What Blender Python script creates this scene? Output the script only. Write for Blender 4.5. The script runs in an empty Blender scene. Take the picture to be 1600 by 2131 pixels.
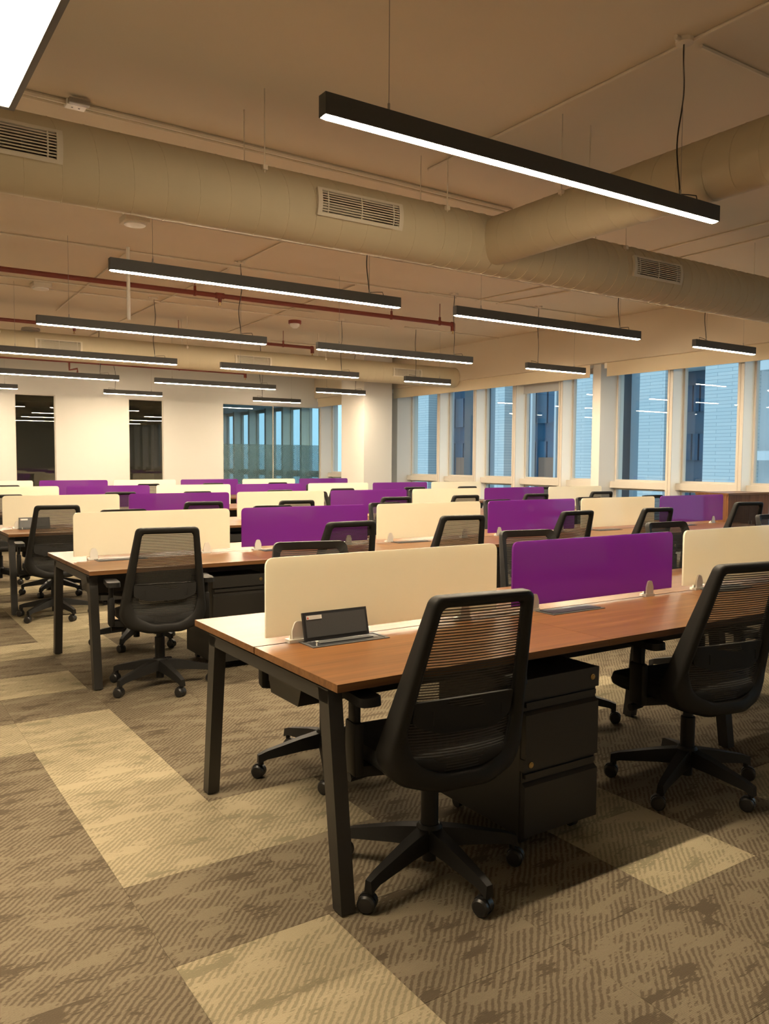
import bpy, bmesh, math, random
from mathutils import Vector, Matrix
random.seed(7)
PI = math.pi
scene = bpy.context.scene
COL = scene.collection

# ------------------------------------------------------------------ camera
CAM = Vector((-1.21876, -2.08872, 1.40044))
RGT = Vector((0.833599, -0.552336, 0.006109))
UPV = Vector((0.029222, 0.055141, 0.998051))
FWD = Vector((0.551597, 0.831796, -0.062106))
cd = bpy.data.cameras.new('camera')
cd.sensor_fit = 'HORIZONTAL'; cd.sensor_width = 36.0
cd.lens = 36.0 * 1704.22 / 1600.0
cd.clip_start = 0.05; cd.clip_end = 400
cam = bpy.data.objects.new('camera', cd); COL.objects.link(cam)
cam.matrix_world = Matrix(((RGT.x, UPV.x, -FWD.x, CAM.x), (RGT.y, UPV.y, -FWD.y, CAM.y),
                           (RGT.z, UPV.z, -FWD.z, CAM.z), (0, 0, 0, 1)))
scene.camera = cam

# ------------------------------------------------------------------ world, exposure
w = bpy.data.worlds.new('dusk_sky'); scene.world = w; w.use_nodes = True
wn = w.node_tree.nodes; wl = w.node_tree.links
bg = wn['Background']
tc = wn.new('ShaderNodeTexCoord'); sp = wn.new('ShaderNodeSeparateXYZ'); wr = wn.new('ShaderNodeValToRGB')
wl.new(tc.outputs['Generated'], sp.inputs[0]); wl.new(sp.outputs['Z'], wr.inputs[0]); wl.new(wr.outputs[0], bg.inputs[0])
wr.color_ramp.elements[0].position = 0.0; wr.color_ramp.elements[0].color = (0.20, 0.31, 0.38, 1)
wr.color_ramp.elements[1].position = 0.6; wr.color_ramp.elements[1].color = (0.46, 0.61, 0.70, 1)
bg.inputs[1].default_value = 3.1
scene.view_settings.view_transform = 'Standard'
scene.view_settings.look = 'None'
scene.view_settings.gamma = 1.0
scene.view_settings.use_curve_mapping = False
scene.view_settings.exposure = 0.2
LAMP_W = 365.0                      # radiance of the lamp diffusers
LAMP_C = (1.0, 0.815, 0.57)

# ------------------------------------------------------------------ materials
MATS = {}
def nodemat(name):
    m = bpy.data.materials.new(name); m.use_nodes = True
    MATS[name] = m
    return m, m.node_tree.nodes, m.node_tree.links, m.node_tree.nodes['Principled BSDF']
def plain(name, col, rough=0.6, metal=0.0, spec=0.5, noise=0.0, scale=30.0, bump=0.0, coat=0.0):
    m, n, l, p = nodemat(name)
    p.inputs['Base Color'].default_value = (*col, 1); p.inputs['Roughness'].default_value = rough
    p.inputs['Metallic'].default_value = metal; p.inputs['Specular IOR Level'].default_value = spec
    p.inputs['Coat Weight'].default_value = coat; p.inputs['Coat Roughness'].default_value = 0.05
    if noise or bump:
        g = n.new('ShaderNodeNewGeometry'); t = n.new('ShaderNodeTexNoise'); t.inputs['Scale'].default_value = scale
        t.inputs['Detail'].default_value = 4; l.new(g.outputs['Position'], t.inputs['Vector'])
        if noise:
            mx = n.new('ShaderNodeMixRGB'); mx.blend_type = 'MIX'
            mx.inputs[1].default_value = (*[c * (1 - noise) for c in col], 1)
            mx.inputs[2].default_value = (*[min(1, c * (1 + noise)) for c in col], 1)
            l.new(t.outputs['Fac'], mx.inputs[0]); l.new(mx.outputs[0], p.inputs['Base Color'])
        if bump:
            b = n.new('ShaderNodeBump'); b.inputs['Strength'].default_value = bump; b.inputs['Distance'].default_value = 0.002
            l.new(t.outputs['Fac'], b.inputs['Height']); l.new(b.outputs[0], p.inputs['Normal'])
    return m
def M(n, l, op, a, b=None, c=None):
    k = n.new('ShaderNodeMath'); k.operation = op
    for i, v in enumerate((a, b, c)):
        if v is None: continue
        if isinstance(v, (int, float)): k.inputs[i].default_value = v
        else: l.new(v, k.inputs[i])
    return k.outputs[0]

plain('wall_paint', (0.57, 0.55, 0.51), 0.85, noise=0.015, scale=3)
plain('ceiling_paint', (0.66, 0.57, 0.44), 0.9, noise=0.04, scale=1.2, bump=0.05)
plain('conduit_paint', (0.68, 0.60, 0.48), 0.7, noise=0.05, scale=8)
plain('duct_paint', (0.47, 0.40, 0.27), 0.75, noise=0.05, scale=4, bump=0.08)
plain('grille_paint', (0.56, 0.50, 0.39), 0.6)
plain('red_pipe', (0.20, 0.035, 0.022), 0.5, noise=0.15, scale=20)
plain('brass', (0.55, 0.38, 0.15), 0.35, metal=1.0)
plain('lamp_housing', (0.048, 0.047, 0.042), 0.5, noise=0.1, scale=60)
plain('panel_frame', (0.10, 0.095, 0.09), 0.4)
plain('black_cable', (0.012, 0.011, 0.010), 0.5)
plain('steel_wire', (0.35, 0.33, 0.30), 0.4, metal=0.8)
plain('black_metal', (0.017, 0.0155, 0.0135), 0.42, noise=0.12, scale=80, bump=0.03)
plain('pedestal_metal', (0.017, 0.0152, 0.0125), 0.45, noise=0.10, scale=250, bump=0.05)
plain('pedestal_dark', (0.012, 0.011, 0.010), 0.5)
plain('chair_plastic', (0.0088, 0.0081, 0.0072), 0.55, spec=0.27, noise=0.12, scale=120, bump=0.02)
plain('chair_fabric', (0.007, 0.0066, 0.006), 0.9, noise=0.25, scale=400, bump=0.2)
plain('caster_rubber', (0.012, 0.0115, 0.011), 0.38)
plain('black_plastic', (0.020, 0.020, 0.022), 0.32)
plain('grey_plastic', (0.055, 0.055, 0.055), 0.45, noise=0.15, scale=300)
plain('white_plastic', (0.82, 0.79, 0.72), 0.35)
plain('sticker', (0.75, 0.72, 0.66), 0.6)
plain('sticker_red', (0.5, 0.04, 0.02), 0.6)
plain('print_grey', (0.42, 0.38, 0.34), 0.6)
def film_glass(name, refl, trans):
    m, n, l, p = nodemat(name); n.remove(p)
    d = n.new('ShaderNodeBsdfDiffuse'); d.inputs[0].default_value = (*refl, 1)
    t = n.new('ShaderNodeBsdfTranslucent'); t.inputs[0].default_value = (*trans, 1)
    a = n.new('ShaderNodeAddShader'); l.new(d.outputs[0], a.inputs[0]); l.new(t.outputs[0], a.inputs[1])
    g = n.new('ShaderNodeBsdfGlossy'); g.inputs['Roughness'].default_value = 0.06
    f = n.new('ShaderNodeFresnel'); f.inputs[0].default_value = 1.45
    ge = n.new('ShaderNodeNewGeometry'); mx = n.new('ShaderNodeMixShader')
    l.new(M(n, l, 'MULTIPLY', f.outputs[0], M(n, l, 'SUBTRACT', 1.0, ge.outputs['Backfacing'])), mx.inputs[0])
    l.new(a.outputs[0], mx.inputs[1]); l.new(g.outputs[0], mx.inputs[2]); l.new(mx.outputs[0], n['Material Output'].inputs[0])
film_glass('cream_glass', (0.42, 0.41, 0.36), (0.53, 0.51, 0.44))
film_glass('purple_glass', (0.080, 0.018, 0.112), (0.26, 0.085, 0.33))
plain('clear_edge', (0.55, 0.56, 0.50), 0.2)
plain('aluminium_beige', (0.52, 0.48, 0.42), 0.4, noise=0.03, scale=10)
plain('blind_fabric', (0.72, 0.62, 0.45), 0.85, noise=0.03, scale=200)
plain('blind_grey', (0.50, 0.50, 0.50), 0.85, noise=0.04, scale=200)
plain('dark_room', (0.57, 0.55, 0.51), 0.85)
plain('grey_room', (0.62, 0.64, 0.65), 0.85)
plain('tower_white', (0.55, 0.56, 0.57), 0.8)
plain('tower_dark', (0.035, 0.05, 0.065), 0.5)
plain('tower_brown', (0.20, 0.11, 0.075), 0.7, noise=0.1, scale=1)
plain('tower_glass', (0.030, 0.085, 0.15), 0.25)
plain('tower_lightblue', (0.26, 0.33, 0.38), 0.6)
plain('tower_spandrel', (0.055, 0.105, 0.16), 0.5)
plain('ground_mat', (0.10, 0.11, 0.12), 0.9, noise=0.3, scale=0.1)
plain('floor_base', (0.13, 0.105, 0.07), 0.95, noise=0.1, scale=50)
plain('foil', (0.45, 0.43, 0.42), 0.35, metal=0.7, noise=0.3, scale=40)

def emit(name, col, s):
    m, n, l, p = nodemat(name)
    n.remove(p); e = n.new('ShaderNodeEmission'); e.inputs[0].default_value = (*col, 1); e.inputs[1].default_value = s
    l.new(e.outputs[0], n['Material Output'].inputs[0]); return m
emit('lamp_diffuser', LAMP_C, LAMP_W)
emit('panel_diffuser', LAMP_C, 27.0)

def glass(name, tint, refl=1.0):
    m, n, l, p = nodemat(name); n.remove(p)
    t = n.new('ShaderNodeBsdfTransparent'); t.inputs[0].default_value = (*tint, 1)
    g = n.new('ShaderNodeBsdfGlossy'); g.inputs['Roughness'].default_value = 0.0
    f = n.new('ShaderNodeFresnel'); f.inputs[0].default_value = 1.5
    mx = n.new('ShaderNodeMixShader')
    ge = n.new('ShaderNodeNewGeometry')
    l.new(M(n, l, 'MULTIPLY', M(n, l, 'MULTIPLY', f.outputs[0], refl), M(n, l, 'SUBTRACT', 1.0, ge.outputs['Backfacing'])), mx.inputs[0])
    l.new(t.outputs[0], mx.inputs[1]); l.new(g.outputs[0], mx.inputs[2]); l.new(mx.outputs[0], n['Material Output'].inputs[0])
    return m
glass('window_glass', (0.90, 0.96, 0.98), 1.9)
glass('dark_glass', (0.66, 0.67, 0.62), 2.2)
glass('teal_glass', (0.80, 0.90, 0.92), 2.0)

def film():                                   # frosted film with nested diamonds
    m, n, l, p = nodemat('frosted_film')
    g = n.new('ShaderNodeNewGeometry'); s = n.new('ShaderNodeSeparateXYZ'); l.new(g.outputs['Position'], s.inputs[0])
    def tri(o): return M(n, l, 'PINGPONG', o, 0.13)
    d = M(n, l, 'ADD', tri(s.outputs['X']), tri(s.outputs['Z']))
    st = M(n, l, 'PINGPONG', d, 0.022)
    k = M(n, l, 'GREATER_THAN', st, 0.012)
    t = n.new('ShaderNodeBsdfTransparent'); t.inputs[0].default_value = (0.9, 0.95, 0.95, 1)
    df = n.new('ShaderNodeBsdfTranslucent'); df.inputs[0].default_value = (0.55, 0.60, 0.60, 1)
    d2 = n.new('ShaderNodeBsdfDiffuse'); d2.inputs[0].default_value = (0.42, 0.45, 0.45, 1)
    a = n.new('ShaderNodeMixShader'); a.inputs[0].default_value = 0.35
    l.new(df.outputs[0], a.inputs[1]); l.new(d2.outputs[0], a.inputs[2])
    mx = n.new('ShaderNodeMixShader'); l.new(M(n, l, 'MULTIPLY_ADD', k, 0.38, 0.30), mx.inputs[0])
    l.new(t.outputs[0], mx.inputs[1]); l.new(a.outputs[0], mx.inputs[2]); l.new(mx.outputs[0], n['Material Output'].inputs[0])
film()

def chair_mesh():                             # horizontally ribbed see-through mesh
    m, n, l, p = nodemat('chair_mesh')
    p.inputs['Base Color'].default_value = (0.016, 0.015, 0.013, 1); p.inputs['Roughness'].default_value = 0.6
    c = n.new('ShaderNodeTexCoord'); s = n.new('ShaderNodeSeparateXYZ'); l.new(c.outputs['Object'], s.inputs[0])
    st = M(n, l, 'FRACT', M(n, l, 'MULTIPLY', s.outputs['Z'], 1 / 0.0092))
    k = M(n, l, 'GREATER_THAN', st, 0.52)
    t = n.new('ShaderNodeBsdfTransparent'); mx = n.new('ShaderNodeMixShader')
    l.new(M(n, l, 'MULTIPLY_ADD', k, 0.40, 0.58), mx.inputs[0])
    l.new(t.outputs[0], mx.inputs[1]); l.new(p.outputs[0], mx.inputs[2]); l.new(mx.outputs[0], n['Material Output'].inputs[0])
chair_mesh()

def carpet(name, c_dark, c_light):
    m, n, l, p = nodemat(name)
    p.inputs['Roughness'].default_value = 0.95; p.inputs['Specular IOR Level'].default_value = 0.1
    g = n.new('ShaderNodeNewGeometry'); oi = n.new('ShaderNodeObjectInfo')
    off = n.new('ShaderNodeVectorMath'); off.operation = 'SCALE'; off.inputs[0].default_value = (7.3, 11.9, 3.1)
    l.new(oi.outputs['Random'], off.inputs['Scale'])
    ad = n.new('ShaderNodeVectorMath'); ad.operation = 'ADD'; l.new(g.outputs['Position'], ad.inputs[0]); l.new(off.outputs[0], ad.inputs[1])
    s = n.new('ShaderNodeSeparateXYZ'); l.new(ad.outputs[0], s.inputs[0])
    def noise(vec, scale, detail, rough=0.6):
        sc = n.new('ShaderNodeVectorMath'); sc.operation = 'MULTIPLY'; sc.inputs[1].default_value = vec
        l.new(ad.outputs[0], sc.inputs[0])
        t = n.new('ShaderNodeTexNoise'); t.inputs['Scale'].default_value = scale; t.inputs['Detail'].default_value = detail
        t.inputs['Roughness'].default_value = rough; l.new(sc.outputs[0], t.inputs['Vector']); return t.outputs['Fac']
    def sstep(v, a, b):
        mr = n.new('ShaderNodeMapRange'); mr.interpolation_type = 'SMOOTHSTEP'
        l.new(v, mr.inputs[0]); mr.inputs[1].default_value = a; mr.inputs[2].default_value = b; return mr.outputs[0]
    big = noise((1, 2.4, 1), 5.5, 3, 0.5)                       # streaky patches along x
    rag = noise((0.22, 1, 1), 170.0, 3, 0.6)                    # ragged along the yarn rows
    dis = noise((1, 1, 1), 7.0, 2)
    fuz = noise((0.5, 1, 1), 120.0, 2)
    pc = M(n, l, 'ADD', M(n, l, 'SUBTRACT', s.outputs['X'], s.outputs['Y']), M(n, l, 'MULTIPLY', dis, 0.035))
    hat = M(n, l, 'SINE', M(n, l, 'MULTIPLY', pc, 2 * PI / 0.026))
    hat = sstep(M(n, l, 'ADD', hat, M(n, l, 'MULTIPLY', M(n, l, 'SUBTRACT', fuz, 0.5), 3.0)), -0.75, 0.55)
    pos = M(n, l, 'ADD', big, M(n, l, 'MULTIPLY', M(n, l, 'SUBTRACT', rag, 0.5), 0.34))
    lit = sstep(pos, 0.545, 0.585)                              # solid light patches
    drk = sstep(pos, 0.36, 0.40)                                # 0 inside solid dark patches
    h2 = M(n, l, 'MULTIPLY_ADD', hat, 0.72, 0.16)
    f = M(n, l, 'MAXIMUM', M(n, l, 'MULTIPLY', h2, drk), M(n, l, 'MULTIPLY', lit, 0.92))
    cl = n.new('ShaderNodeClamp'); l.new(f, cl.inputs[0])
    mx = n.new('ShaderNodeMixRGB'); mx.inputs[1].default_value = (*c_dark, 1); mx.inputs[2].default_value = (*c_light, 1)
    l.new(cl.outputs[0], mx.inputs[0])
    yarn = M(n, l, 'SINE', M(n, l, 'MULTIPLY', s.outputs['Y'], 2 * PI / 0.0045))
    yn = noise((1, 1, 1), 300.0, 2)
    v = M(n, l, 'ADD', M(n, l, 'MULTIPLY', yarn, 0.09), M(n, l, 'MULTIPLY_ADD', yn, 0.36, 0.82))
    hs = n.new('ShaderNodeHueSaturation'); l.new(v, hs.inputs['Value']); l.new(mx.outputs[0], hs.inputs['Color'])
    l.new(hs.outputs[0], p.inputs['Base Color'])
    b = n.new('ShaderNodeBump'); b.inputs['Strength'].default_value = 0.5; b.inputs['Distance'].default_value = 0.003
    l.new(M(n, l, 'ADD', cl.outputs[0], M(n, l, 'MULTIPLY', yarn, 0.3)), b.inputs['Height']); l.new(b.outputs[0], p.inputs['Normal'])
carpet('carpet_brown', (0.083, 0.064, 0.042), (0.178, 0.146, 0.098))
carpet('carpet_tan', (0.190, 0.162, 0.102), (0.325, 0.272, 0.178))

def wood(name, c1, c2, rough, axis='X', coat=0.3):
    m, n, l, p = nodemat(name)
    g = n.new('ShaderNodeNewGeometry'); oi = n.new('ShaderNodeObjectInfo')
    off = n.new('ShaderNodeVectorMath'); off.operation = 'SCALE'; off.inputs[0].default_value = (3.1, 5.7, 1.3); l.new(oi.outputs['Random'], off.inputs['Scale'])
    ad = n.new('ShaderNodeVectorMath'); ad.operation = 'ADD'; l.new(g.outputs['Position'], ad.inputs[0]); l.new(off.outputs[0], ad.inputs[1])
    sc = n.new('ShaderNodeVectorMath'); sc.operation = 'MULTIPLY'
    sc.inputs[1].default_value = (0.8, 16, 16) if axis == 'X' else (16, 16, 0.8)
    l.new(ad.outputs[0], sc.inputs[0])
    t = n.new('ShaderNodeTexNoise'); t.inputs['Scale'].default_value = 1.6; t.inputs['Detail'].default_value = 6; t.inputs['Distortion'].default_value = 0.6
    l.new(sc.outputs[0], t.inputs['Vector'])
    sc2 = n.new('ShaderNodeVectorMath'); sc2.operation = 'MULTIPLY'; sc2.inputs[1].default_value = (2.5, 110, 110) if axis == 'X' else (110, 110, 2.5)
    l.new(ad.outputs[0], sc2.inputs[0]); t2 = n.new('ShaderNodeTexNoise'); t2.inputs['Scale'].default_value = 1.0; t2.inputs['Detail'].default_value = 3
    l.new(sc2.outputs[0], t2.inputs['Vector'])
    r = n.new('ShaderNodeValToRGB'); l.new(M(n, l, 'ADD', M(n, l, 'MULTIPLY', t.outputs['Fac'], 0.62), M(n, l, 'MULTIPLY', t2.outputs['Fac'], 0.38)), r.inputs[0])
    r.color_ramp.elements[0].position = 0.36; r.color_ramp.elements[0].color = (*c1, 1)
    r.color_ramp.elements[1].position = 0.64; r.color_ramp.elements[1].color = (*c2, 1)
    l.new(r.outputs[0], p.inputs['Base Color'])
    p.inputs['Roughness'].default_value = rough; p.inputs['Specular IOR Level'].default_value = 0.3; p.inputs['Coat Weight'].default_value = coat; p.inputs['Coat Roughness'].default_value = 0.18
wood('walnut_top', (0.080, 0.029, 0.0075), (0.175, 0.074, 0.021), 0.36, coat=0.08)
wood('walnut_edge', (0.10, 0.042, 0.013), (0.17, 0.078, 0.026), 0.45, coat=0.05)
wood('walnut_cabinet', (0.13, 0.045, 0.014), (0.23, 0.090, 0.030), 0.6, 'Z', coat=0.0)

def tile_wall():
    m, n, l, p = nodemat('tower_tiles')
    g = n.new('ShaderNodeNewGeometry'); s = n.new('ShaderNodeSeparateXYZ'); l.new(g.outputs['Position'], s.inputs[0])
    c = n.new('ShaderNodeCombineXYZ'); l.new(s.outputs['Y'], c.inputs[0]); l.new(s.outputs['Z'], c.inputs[1])
    b = n.new('ShaderNodeTexBrick'); l.new(c.outputs[0], b.inputs['Vector'])
    b.inputs['Color1'].default_value = (0.52, 0.54, 0.54, 1); b.inputs['Color2'].default_value = (0.47, 0.50, 0.51, 1)
    b.inputs['Mortar'].default_value = (0.27, 0.31, 0.33, 1); b.inputs['Scale'].default_value = 1.0
    b.inputs['Brick Width'].default_value = 1.1; b.inputs['Row Height'].default_value = 0.12; b.inputs['Mortar Size'].default_value = 0.008
    l.new(b.outputs['Color'], p.inputs['Base Color']); p.inputs['Roughness'].default_value = 0.7
tile_wall()

# ------------------------------------------------------------------ mesh helpers
class B:
    def __init__(s): s.v = []; s.f = []
    def add(s, vs, fs):
        o = len(s.v); s.v += [tuple(v) for v in vs]; s.f += [tuple(i + o for i in f) for f in fs]; return s
    def box(s, x0, x1, y0, y1, z0, z1):
        return s.add([(x0,y0,z0),(x1,y0,z0),(x1,y1,z0),(x0,y1,z0),(x0,y0,z1),(x1,y0,z1),(x1,y1,z1),(x0,y1,z1)],
                     [(0,3,2,1),(4,5,6,7),(0,1,5,4),(1,2,6,5),(2,3,7,6),(3,0,4,7)])
    def cbox(s, x0, x1, y0, y1, z0, z1, c):                     # box with chamfered edges
        bm = bmesh.new(); bmesh.ops.create_cube(bm, size=1)
        bmesh.ops.scale(bm, vec=(x1-x0, y1-y0, z1-z0), verts=bm.verts)
        bmesh.ops.translate(bm, vec=((x0+x1)/2, (y0+y1)/2, (z0+z1)/2), verts=bm.verts)
        bmesh.ops.bevel(bm, geom=bm.edges[:], offset=c, segments=2, profile=0.5, affect='EDGES')
        bm.verts.index_update(); s.add([v.co[:] for v in bm.verts], [[v.index for v in f.verts] for f in bm.faces]); bm.free(); return s
    def hexa(s, a, b):                                           # two quads (lists of 4 points) joined
        return s.add(a + b, [(0,3,2,1),(4,5,6,7),(0,1,5,4),(1,2,6,5),(2,3,7,6),(3,0,4,7)])
    def tube(s, pts, r, n=8, caps=True):
        pts = [Vector(p) for p in pts]; rs = r if isinstance(r, (list, tuple)) else [r] * len(pts)
        vs = []; fs = []; ref = None
        for i, p in enumerate(pts):
            d = (pts[min(i+1, len(pts)-1)] - pts[max(i-1, 0)]).normalized()
            if ref is None: ref = Vector((0,0,1)) if abs(d.z) < 0.9 else Vector((1,0,0))
            a = d.cross(ref).normalized(); b = d.cross(a).normalized(); ref = a.cross(d) * 1.0 if False else ref
            vs += [p + (a * math.cos(2*PI*k/n) + b * math.sin(2*PI*k/n)) * rs[i] for k in range(n)]
        for i in range(len(pts) - 1):
            for k in range(n): fs.append((i*n+k, i*n+(k+1)%n, (i+1)*n+(k+1)%n, (i+1)*n+k))
        if caps: fs.append(tuple(range(n))[::-1]); fs.append(tuple((len(pts)-1)*n + k for k in range(n)))
        return s.add(vs, fs)
    def prism(s, poly, f0, f1):                                  # closed polygon mapped by two functions
        n = len(poly)
        return s.add([f0(*p) for p in poly] + [f1(*p) for p in poly],
                     [tuple(range(n))[::-1], tuple(range(n, 2*n))] + [(i, (i+1)%n, n+(i+1)%n, n+i) for i in range(n)])
def mk(name, b, mat, parent=None, smooth=None, **props):
    me = bpy.data.meshes.new(name); me.from_pydata(b.v, [], b.f); me.update()
    bm = bmesh.new(); bm.from_mesh(me); bmesh.ops.recalc_face_normals(bm, faces=bm.faces); bm.to_mesh(me); bm.free()
    for mm in (mat if isinstance(mat, (list, tuple)) else [mat]): me.materials.append(MATS[mm])
    if smooth:
        for p in me.polygons: p.use_smooth = True
        me.set_sharp_from_angle(angle=math.radians(smooth))
    o = bpy.data.objects.new(name, me); COL.objects.link(o)
    if parent: o.parent = parent
    for k, v in props.items(): o[k] = v
    return o
def thing(name, label, cat, loc=(0,0,0), rz=0.0, group=None):
    o = bpy.data.objects.new(name, None); COL.objects.link(o); o.empty_display_size = 0.1
    o.location = loc; o.rotation_euler = (0, 0, rz); o['label'] = label; o['category'] = cat
    if group: o['group'] = group
    return o
def tag(o, label, cat, group=None):
    o['label'] = label; o['category'] = cat
    if group: o['group'] = group
    return o
def struct(name, b, mat, parent=None, smooth=None):
    o = mk(name, b, mat, parent, smooth)
    o['kind'] = 'structure'; return o
def sempty(name, loc=(0,0,0)):
    o = bpy.data.objects.new(name, None); COL.objects.link(o); o.location = loc; o['kind'] = 'structure'; return o
def copy_tree(o, parent=None):
    c = o.copy(); COL.objects.link(c); c.parent = parent
    for ch in o.children: copy_tree(ch, c)
    return c
def inst(src, parent, loc=(0,0,0), rz=0.0):
    c = src.copy(); COL.objects.link(c); c.parent = parent; c.location = loc; c.rotation_euler = (0, 0, rz); return c
ORD = ['first', 'second', 'third', 'fourth', 'fifth', 'sixth', 'seventh']
def fillet(poly, n=5):                                           # [(x, z, radius)] -> rounded outline
    out = []; N = len(poly)
    for i in range(N):
        p = Vector(poly[i][:2]); a = Vector(poly[i-1][:2]); b = Vector(poly[(i+1) % N][:2]); r = poly[i][2]
        da = (a-p).normalized(); db = (b-p).normalized()
        ang = math.acos(max(-1, min(1, da.dot(db)))); t = r / math.tan(ang/2) if r > 0 else 0
        t = min(t, (a-p).length*0.49, (b-p).length*0.49)
        p0 = p + da*t; p1 = p + db*t
        for k in range(n):
            u = k/(n-1); out.append(((1-u)**2*p0 + 2*u*(1-u)*p + u*u*p1)[:])
    return out

# ------------------------------------------------------------------ room shell
X0, X1, Y0, Y1, ZC = -3.2, 9.0, -4.5, 15.62, 3.56
floor = struct('floor', B().box(X0, X1+0.05, Y0, 24.0, -0.20, -0.006), 'floor_base')
struct('ceiling', B().box(X0-0.2, X1+0.3, Y0-0.2, Y1, ZC, ZC+0.25), 'ceiling_paint')
struct('wall_left', B().box(X0-0.2, X0, Y0-0.2, Y1+0.1, -0.006, ZC), 'wall_paint')
struct('wall_rear', B().box(X0, X1+0.3, Y0-0.2, Y0, -0.006, ZC), 'wall_paint')
# back wall with three glazed openings
GL = [(1.69, 2.46), (3.94, 4.70), (6.08, 8.64)]; GT = 2.70
bw = B(); xs = [X0] + [v for g in GL for v in g] + [8.80]
for i in range(0, len(xs), 2): bw.box(xs[i], xs[i+1], Y1, Y1+0.12, -0.006, GT)
bw.box(X0, 8.80, Y1, Y1+0.12, GT, ZC)
struct('wall_back', bw, 'wall_paint')
for i, (a, b) in enumerate(GL):
    wdw = sempty(f'window_{i+1}', (0, Y1, 0))
    fb = B(); t = 0.02
    fb.box(a, a+t, 0.02, 0.10, 0, GT); fb.box(b-t, b, 0.02, 0.10, 0, GT); fb.box(a+t, b-t, 0.02, 0.10, GT-t, GT); fb.box(a+t, b-t, 0.02, 0.10, 0, t)
    mk('window_frame', fb, 'aluminium_beige', wdw)
    cuts = [a+t, b-t] if i < 2 else [a+t, (a+b)/2-0.004, (a+b)/2+0.004, b-t]
    for k in range(0, len(cuts), 2):
        pn = mk('pane', B().box(cuts[k], cuts[k+1], 0.05, 0.062, t, GT-t), 'dark_glass' if i < 2 else 'teal_glass', wdw)
        if i == 2: mk('frosted_film', B().box(cuts[k]+0.01, cuts[k+1]-0.01, 0.063, 0.0635, 0.05, 1.775), 'frosted_film', pn)
    if i == 2: mk('mullion', B().box((a+b)/2-0.006, (a+b)/2+0.006, 0.03, 0.08, t, GT-t), 'aluminium_beige', wdw)
# rooms behind the glass
r1 = B(); r1.box(0.2, 5.7, 19.4, 19.5, 0, 2.9); r1.box(0.1, 0.2, Y1+0.12, 19.5, 0, 2.9); r1.box(5.7, 5.75, Y1+0.12, 24, 0, 2.9)
r1.box(0.2, 5.7, Y1+0.12, 19.4, 2.8, 2.9)
struct('wall_meeting', r1, 'dark_room')
r2 = B(); r2.box(5.75, 5.8, Y1+0.12, 24, 0, 2.9); r2.box(5.8, 9.0, 23.9, 24.0, 0, 2.9); r2.box(5.8, 9.3, Y1+0.12, 24, 2.85, 3.1)
struct('wall_meeting_far', r2, 'grey_room')

# ---- carpet tiles (about 0.49 x 0.50 m)
TX, TY, OY = 0.489, 0.4985, 0.045
LIGHT = {(-1,-1),(-1,-2),(2,-1),(2,0),(-1,1),(-1,2),(-1,3),(-1,4),(-2,4),(0,1),(-1,6),(-2,6),(-1,8),(0,8),(-2,8),(4,2),(5,2),(3,4),(3,5),(1,10),(0,10),
         (-3,1),(-3,2),(6,-2),(5,-4),(2,7),(2,8),(0,12),(-1,12),(4,5),(7,1),(7,2),(4,-1)}
tiles = []
for i in range(-6, 19):
    for j in range(-9, 31):
        if j > 8 and (i, j) not in LIGHT and random.random() < 0.16: LIGHT.add((i, j))
        x, y = (i+0.5)*TX, OY+(j+0.5)*TY
        if x+TX/2 > X1-0.05 or x-TX/2 < X0-0.1 or y+TY/2 > Y1 or y-TY/2 < Y0: continue
        d = Vector((x, y, 0)) - CAM; dz = d.dot(FWD)
        vis = dz > 0.5 and abs(d.dot(RGT)/dz) < 0.62 and abs(d.dot(UPV)/dz) < 0.80
        tiles.append((0 if vis else 1, d.length, i, j, x, y))
tiles.sort()
tb = B().hexa([(-TX/2+.0002,-TY/2+.0002,-.006),(TX/2-.0002,-TY/2+.0002,-.006),(TX/2-.0002,TY/2-.0002,-.006),(-TX/2+.0002,TY/2-.0002,-.006)],
              [(-TX/2+.0007,-TY/2+.0007,0),(TX/2-.0007,-TY/2+.0007,0),(TX/2-.0007,TY/2-.0007,0),(-TX/2+.0007,TY/2-.0007,0)])
proto = {}
far = B(); far_m = []
for k, (nv, dist, i, j, x, y) in enumerate(tiles):
    lt = (i, j) in LIGHT
    if k < 300:
        if lt not in proto:
            o = mk('carpet_tile', tb, 'carpet_tan' if lt else 'carpet_brown', floor); proto[lt] = o
        else:
            o = proto[lt].copy(); COL.objects.link(o); o.parent = floor
        o.location = (x, y, 0)
    else:
        far.add([(vx+x, vy+y, vz) for vx, vy, vz in tb.v], tb.f); far_m += [1 if lt else 0] * 6
fo = mk('carpet_tile_field', far, ['carpet_brown', 'carpet_tan'], floor, kind='stuff')
for p, mi in zip(fo.data.polygons, far_m): p.material_index = mi

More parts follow.
